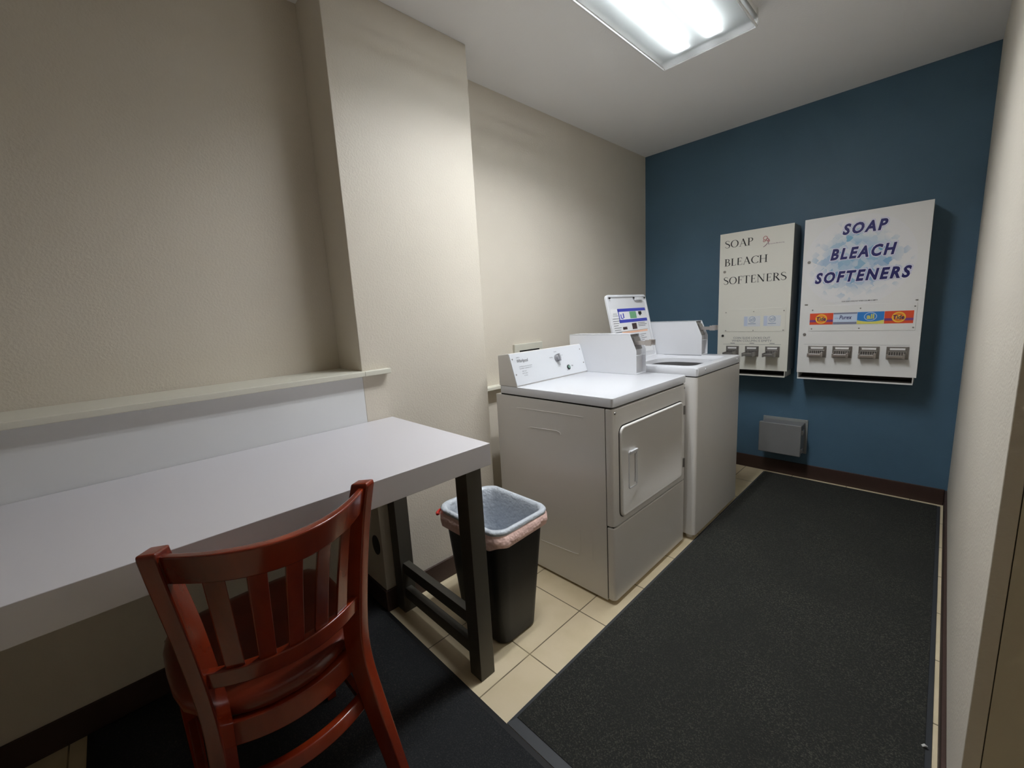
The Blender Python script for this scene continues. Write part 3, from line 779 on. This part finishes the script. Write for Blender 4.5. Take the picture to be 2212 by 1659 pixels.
# ------------------------------------------------------------------ soap dispensers
FY = -.17
def coin_mech(par, x0, x1, z0, z1, jut, mm, mm2):
    b = MB(); w = x1-x0
    b.box(x0, x1, FY-.006, FY-.0005, z0, z1)
    b.box(x0+w*.08, x1-w*.08, FY-.016, FY-.004, z0+.004, z1-.026)
    b.box(x0+w*.12, x1-w*.12, FY-.010, FY-.004, z1-.020, z1-.006)
    cs = part('coin_slide', b, 'chrome_dk', par, label='chrome coin slide', bevel=.001)
    s = MB(); s.box(x0+w*.16, x1-w*.16, FY-.0108, FY-.0102, z1-.019, z1-.008); part('coin_instruction_tab', s, 'disp', cs)
    s = MB()
    n = 7
    for k in range(n):
        xx = x0 + w*(.16+.68*k/(n-1)); s.box(xx-.0017, xx+.0017, FY-.0172, FY-.014, z1-.048, z1-.030)
    part('coin_slot', s, 'dark', cs)
    h = MB()
    h.box(x0+w*.10, x1-w*.22, FY-jut, FY-.012, z0+.008, z0+.024)
    h.box(x0+w*.04, x0+w*.11, FY-jut-.004, FY-.012, z0+.004, z0+.030)
    h.box(x1-w*.24, x1-w*.14, FY-jut-.004, FY-.012, z0+.004, z0+.034)
    part('slide_handle', h, mm2, cs, bevel=.0012)

def dispenser(name, label, x0, x1, z0, z1, m, side):
    t = thing(name, label, 'soap dispenser', ((x0+x1)/2, -.085, z0), 'wall soap dispensers')
    c = MB(); c.box(x0+.002, x1-.002, FY+.003, -.0008, z0, z1-.002)
    part('cabinet', c, side, t)
    p = MB(); p.box(x0, x1, FY, FY+.0028, z0-.002, z1)
    fr = part('front_panel', p, m, t, bevel=.0008)
    # delivery tray : an open box under the cabinet
    tz = z0-.045
    tr = MB(); tr.box(x0+.004, x1-.012, FY+.001, -.001, tz, tz+.004)
    tr.box(x0+.004, x0+.008, FY+.001, -.001, tz, z0-.0005); tr.box(x1-.016, x1-.012, FY+.001, -.001, tz, z0-.0005)
    tr.box(x0+.004, x1-.012, FY, FY+.004, tz, tz+.009)
    d = part('delivery_tray', tr, m, t, bevel=.0006)
    ti = MB(); ti.box(x0+.009, x1-.017, -.05, -.002, tz+.005, z0-.001); ti.box(x0+.009, x1-.017, FY+.03, -.05, tz+.004, tz+.012)
    part('tray_liner', ti, 'trayin', d)
    return t, fr
def disc(par, name, x, z, r, m, h=.003, label=None):
    s = MB(); s.cyl((x, FY-h-.0002, z), 1, r*.85, h, 16, r); return part(name, s, m, par, label=label, smooth=True, angle=40)
def panel_rect(mb, x0, x1, z0, z1, n0, n1): mb.box(x0, x1, FY-n1, FY-n0, z0, z1)

# wide dispenser on the right
t, fr = dispenser('soap_dispenser', 'wide white soap dispenser with bold blue italic lettering and four coin slides', 1.174, 1.747, .784, 1.743, 'disp', 'dispside')
sp = MB(); cx, cz, rad = 1.44, 1.465, .262
sp.prism([(cx+rad*math.cos(2*pi*k/40), cz+rad*math.sin(2*pi*k/40)) for k in range(40)], 1, FY-.0006, FY-.0003)
base = PW[t.name]
part('splash_print', sp, splash_mat(cx-base[0], cz-base[2], rad*.98), fr, label='pale cyan and lavender facet print behind the letters')
for words in (('SOAP', 1.365, 1.568, 1.620, 1.684), ('BLEACH', 1.314, 1.614, 1.479, 1.547), ('SOFTENERS', 1.243, 1.684, 1.345, 1.413)):
    s, a, b_, c_, d_ = words
    for mm, off, lf, ex in (('halo', .102, .0010, .0054), ('halow', .078, .0014, .0031), ('navy', .046, .0018, 0)):
        q = MB(); text_into(q, s, (0, FY, 0), (1, 0, 0), (0, 0, 1), (0, -1, 0), a-ex, b_+ex, c_-ex, d_+ex, shear=.22, offset=off, lift=lf, space=1.30)
        part('lettering' if mm == 'navy' else 'letter_outline', q, mm, fr, label={'navy': 'dark navy word ' + s, 'halow': 'white letter outline', 'halo': 'lavender letter outline'}[mm])
q = MB(); text_into(q, 'COIN SLIDE LOCKS OUT WHEN COLUMN IS EMPTY', (0, FY, 0), (1, 0, 0), (0, 0, 1), (0, -1, 0), 1.385, 1.552, 1.226, 1.233, offset=.01, lift=.0013)
part('notice_text', q, 'ink', fr)
wf = MB(); panel_rect(wf, 1.226, 1.722, 1.052, 1.208, .0002, .0022)
win = part('display_window', wf, 'disp', fr, label='screwed-on clear window strip over brand cards', bevel=.0006)
for x in (1.241, 1.477, 1.713):
    for z in (1.184, 1.066): disc(win, 'screw', x, z+.004*(x-1.24), .0042, 'chrome_dk', .0042)
z0, z1 = 1.092, 1.163
def card(name, x0, x1, shapes, label):
    first = None
    for k, (mm, mb) in enumerate(shapes):
        pp = win if first is None else first
        o = part(name if first is None else 'card_print', mb, mm, pp, label=label if first is None else None)
        if first is None: first = o
def R(x0, x1, z0, z1, l): m = MB(); m.box(x0, x1, FY-l-.0004, FY-l, z0, z1); return m
def C(x, z, r, l, rz=None): 
    m = MB(); m.prism([(x+r*math.cos(2*pi*k/26), z+(rz or r)*math.sin(2*pi*k/26)) for k in range(26)], 1, FY-l-.0004, FY-l); return m
def T(s, a, b, c, d_, l, **k): 
    m = MB(); text_into(m, s, (0, FY, 0), (1, 0, 0), (0, 0, 1), (0, -1, 0), a, b, c, d_, lift=l, **k); return m
for i, (xa, xb, c0) in enumerate(((1.229, 1.349, 'tide'), (1.588, 1.711, 'tide'))):
    xm = (xa+xb)/2
    shp = [(c0, R(xa, xb, z0, z1, .0022)), ('tidep', R(xa, xb, z0+.016, z0+.030, .0028)), ('tidey', C(xm, (z0+z1)/2, .030, .0034)), ('tideo', C(xm, (z0+z1)/2, .023, .0040)), ('tidey', C(xm, (z0+z1)/2, .013, .0046)),
           ('navy', T('Tide', xm-.024, xm+.024, (z0+z1)/2-.012, (z0+z1)/2+.012, .0056, shear=.1, offset=.02))]
    card('brand_card', xa, xb, shp, 'orange detergent card with a yellow bullseye' + (', first in the strip' if i == 0 else ', last in the strip'))
xa, xb = 1.350, 1.464
card('brand_card', xa, xb, [('plight', R(xa, xb, z0, z1, .0022)), ('pgrey', R(xa, xb, z1-.009, z1, .0028)), ('pgrey', R(xa, xb, z0, z0+.014, .0028)),
     ('navy', T('Purex', xa+.030, xb-.024, z0+.030, z0+.054, .0034, shear=.2, offset=.01)), ('pblue', T('ULTRA', xa+.008, xa+.027, z0+.034, z0+.040, .0034))], 'pale blue detergent card with navy script')
xa, xb = 1.465, 1.587
yl = MB(); n = 16
top = [(xa+(xb-xa)*k/n, z0+.013+.010*((2*k/n-1)**2)) for k in range(n+1)]
yl.prism([(xa, z0)] + top + [(xb, z0)], 1, FY-.0032, FY-.0028)
card('brand_card', xa, xb, [('pblue', R(xa, xb, z0, z1, .0022)), ('pyel', yl), ('plight', C((xa+xb)/2, z0+.043, .029, .0032, .025)), ('pblue', C((xa+xb)/2, z0+.043, .026, .0038, .022)),
     ('pyel', T('all', (xa+xb)/2-.017, (xa+xb)/2+.017, z0+.029, z0+.058, .0048, offset=.03))], 'blue and yellow detergent card with a round badge')
disc(fr, 'lock', 1.207, 1.483, .009, 'chrome_dk', .006, 'round key lock')
disc(fr, 'lock', 1.205, 1.031, .009, 'chrome_dk', .006, 'round key lock')
for xa, xb in ((1.198, 1.214), (1.712, 1.722)):
    q = MB(); q.box(xa, xb, FY-.004, FY-.0003, 1.217, 1.223); part('hinge_clip', q, 'chrome_dk', fr)
q = MB(); q.box(1.205, 1.706, FY-.0008, FY-.0002, .9665, .9675); part('seam', q, 'inkgrey', fr)
for xa, xb in ((1.230, 1.326), (1.357, 1.453), (1.484, 1.580), (1.610, 1.706)):
    coin_mech(fr, xa, xb, .886, .958, .045, 'chrome', 'chrome')

# narrow dispenser on the left
t, fr = dispenser('soap_dispenser', 'narrow white soap dispenser with thin black serif lettering behind the washer', .668, 1.118, .784, 1.740, 'disp1', 'dispside')
for s, a, b_, c_, d_ in (('SOAP', .700, .884, 1.640, 1.690), ('BLEACH', .700, .976, 1.516, 1.566), ('SOFTENERS', .697, 1.090, 1.388, 1.440)):
    q = MB(); serif_text(q, s, FY-.0006, a, b_, c_, d_); part('lettering', q, 'ink', fr, label='black serif word ' + s)
q = MB()
text_into(q, 'COIN SLIDE LOCKS OUT', (0, FY, 0), (1, 0, 0), (0, 0, 1), (0, -1, 0), .776, 1.010, 1.000, 1.015)
text_into(q, 'WHEN COLUMN IS EMPTY', (0, FY, 0), (1, 0, 0), (0, 0, 1), (0, -1, 0), .766, 1.020, .980, .995)
part('notice_text', q, 'inkgrey', fr)
for x in (.757, .883, 1.008):
    q = MB(); q.box(x, x+.03, FY-.0008, FY-.0002, .968, .9715); part('price_mark', q, 'inkgrey', fr)
wf = MB(); panel_rect(wf, .708, 1.096, 1.052, 1.210, .0002, .0022)
win = part('display_window', wf, 'disp1', fr, label='screwed-on window strip with two faded cards', bevel=.0006)
for x in (.722, .903, 1.084):
    for z in (1.190, 1.060): disc(win, 'screw', x, z, .0040, 'chrome_dk', .0042)
for xa in (.843, .966):
    card('faded_card', xa, xa+.1, [('cardfade', R(xa, xa+.102, z0-.004, z1-.004, .0022)), ('faint', R(xa, xa+.022, z0, z1-.006, .0026)),
        ('faint2', C(xa+.052, z0+.044, .021, .0028)), ('cardfade', C(xa+.052, z0+.044, .0185, .0034)),
        ('faint2', T('all', xa+.038, xa+.066, z0+.034, z0+.056, .0042)), ('faint2', R(xa+.026, xa+.075, z0+.012, z0+.016, .0028))], 'faded pale blue detergent card')
disc(fr, 'lock', .704, 1.478, .009, 'chrome_dk', .006, 'round key lock')
disc(fr, 'lock', .703, 1.023, .0085, 'dark', .006, 'dark round key lock')
q = MB(); q.box(.709, 1.076, FY-.001, FY-.0002, .9615, .963); part('seam', q, 'inkgrey', fr)
q = MB()
for x, z, r in ((.955, 1.672, .012), (.968, 1.660, .008), (.949, 1.655, .006), (.975, 1.652, .006)):
    q.tube([(x+r*math.cos(2*pi*k/12), FY-.0012, z+r*math.sin(2*pi*k/12)) for k in range(12)], .0016, 5, loop=True)
part('emblem', q, mat('faded_red_ink', (186, 96, 104), .5), fr, label='small faded red scroll emblem')
q = MB(); q.tube([(.945, FY-.001, 1.616), (.955, FY-.001, 1.622), (.966, FY-.001, 1.634), (.972, FY-.001, 1.645), (.978, FY-.001, 1.628)], .0018, 5)
text_into(q, 'Vend-Rite Manufacturing', (0, FY, 0), (1, 0, 0), (0, 0, 1), (0, -1, 0), .984, 1.066, 1.627, 1.634, shear=.2, offset=.01)
part('emblem_text', q, mat('faded_plum_ink', (130, 100, 120), .5), fr)
for xa, xb in ((.730, .815), (.857, .943), (.984, 1.070)):
    coin_mech(fr, xa, xb, .880, .950, .085, 'chrome_dk', 'chrome_dk')

# ------------------------------------------------------------------ grey junction box on the blue wall
t = thing('junction_box', 'small grey junction box mounted low on the blue wall', 'junction box', (1.085, -.07, .2))
c = MB(); c.box(.966, 1.212, -.118, -.010, .196, .404)
part('body', c, 'greybox', t, bevel=.004)
c = MB(); c.box(.960, 1.216, -.150, -.119, .190, .410)
part('cover', c, 'greybox', t, bevel=.005)
c = MB(); c.box(.950, 1.226, -.010, -.0008, .178, .422)
for x in (.962, 1.214):
    for z in (.414, .186): c.cyl((x, -.013, z), 1, .006, .004, 12)
part('mounting_flange', c, 'greybox2', t, bevel=.001)
for z in (.345, .215):
    c = MB(); c.box(1.2165, 1.2225, -.140, -.090, z, z+.03); c.box(1.2165, 1.226, -.128, -.118, z+.004, z+.026)
    part('latch', c, 'chrome_dk', t, bevel=.001)

# ------------------------------------------------------------------ wall box above the dryer console
t = thing('wall_box', 'cream plastic wall box peeking above the dryer console', 'wall box', (.012, -1.515, .97))
c = MB(); c.box(.0008, .018, -1.645, -1.390, .93, 1.080)
part('box', c, 'plastic_w', t, bevel=.003)
c = MB(); c.box(.0182, .0195, -1.605, -1.425, 1.030, 1.040)
part('slot', c, 'dark', t, label='thin dark slot')

# ------------------------------------------------------------------ world, camera, render look
w = bpy.data.worlds.new('world'); SC.world = w; w.use_nodes = True
w.node_tree.nodes['Background'].inputs['Color'].default_value = (0, 0, 0, 1)
w.node_tree.nodes['Background'].inputs['Strength'].default_value = 0

cam = bpy.data.cameras.new('camera'); co = bpy.data.objects.new('camera', cam); COL.objects.link(co)
yaw, pitch, roll, f = .8056, -.1656, -.0556, 901.15
C0 = Vector((1.8325, -3.4293, 1.2645))
fwd = Vector((-math.sin(yaw)*math.cos(pitch), math.cos(yaw)*math.cos(pitch), math.sin(pitch)))
r = Vector((math.cos(yaw), math.sin(yaw), 0)); u = r.cross(fwd)
r2 = r*math.cos(roll) + u*math.sin(roll); u2 = -r*math.sin(roll) + u*math.cos(roll)
mw = Matrix((( r2.x, u2.x, -fwd.x, C0.x), (r2.y, u2.y, -fwd.y, C0.y), (r2.z, u2.z, -fwd.z, C0.z), (0, 0, 0, 1)))
co.matrix_world = mw
cam.sensor_fit = 'HORIZONTAL'; cam.sensor_width = 36.0; cam.lens = f/2212*36.0; cam.clip_start = .01
SC.camera = co

SC.view_settings.view_transform = 'Standard'; SC.view_settings.look = 'None'
SC.view_settings.gamma = 1.0; SC.view_settings.use_curve_mapping = False
SC.view_settings.exposure = 1.04
SC.cycles.max_bounces = 10; SC.cycles.diffuse_bounces = 7; SC.cycles.transparent_max_bounces = 12
SC.cycles.use_denoising = True
SC.cycles.sample_clamp_indirect = 6.0
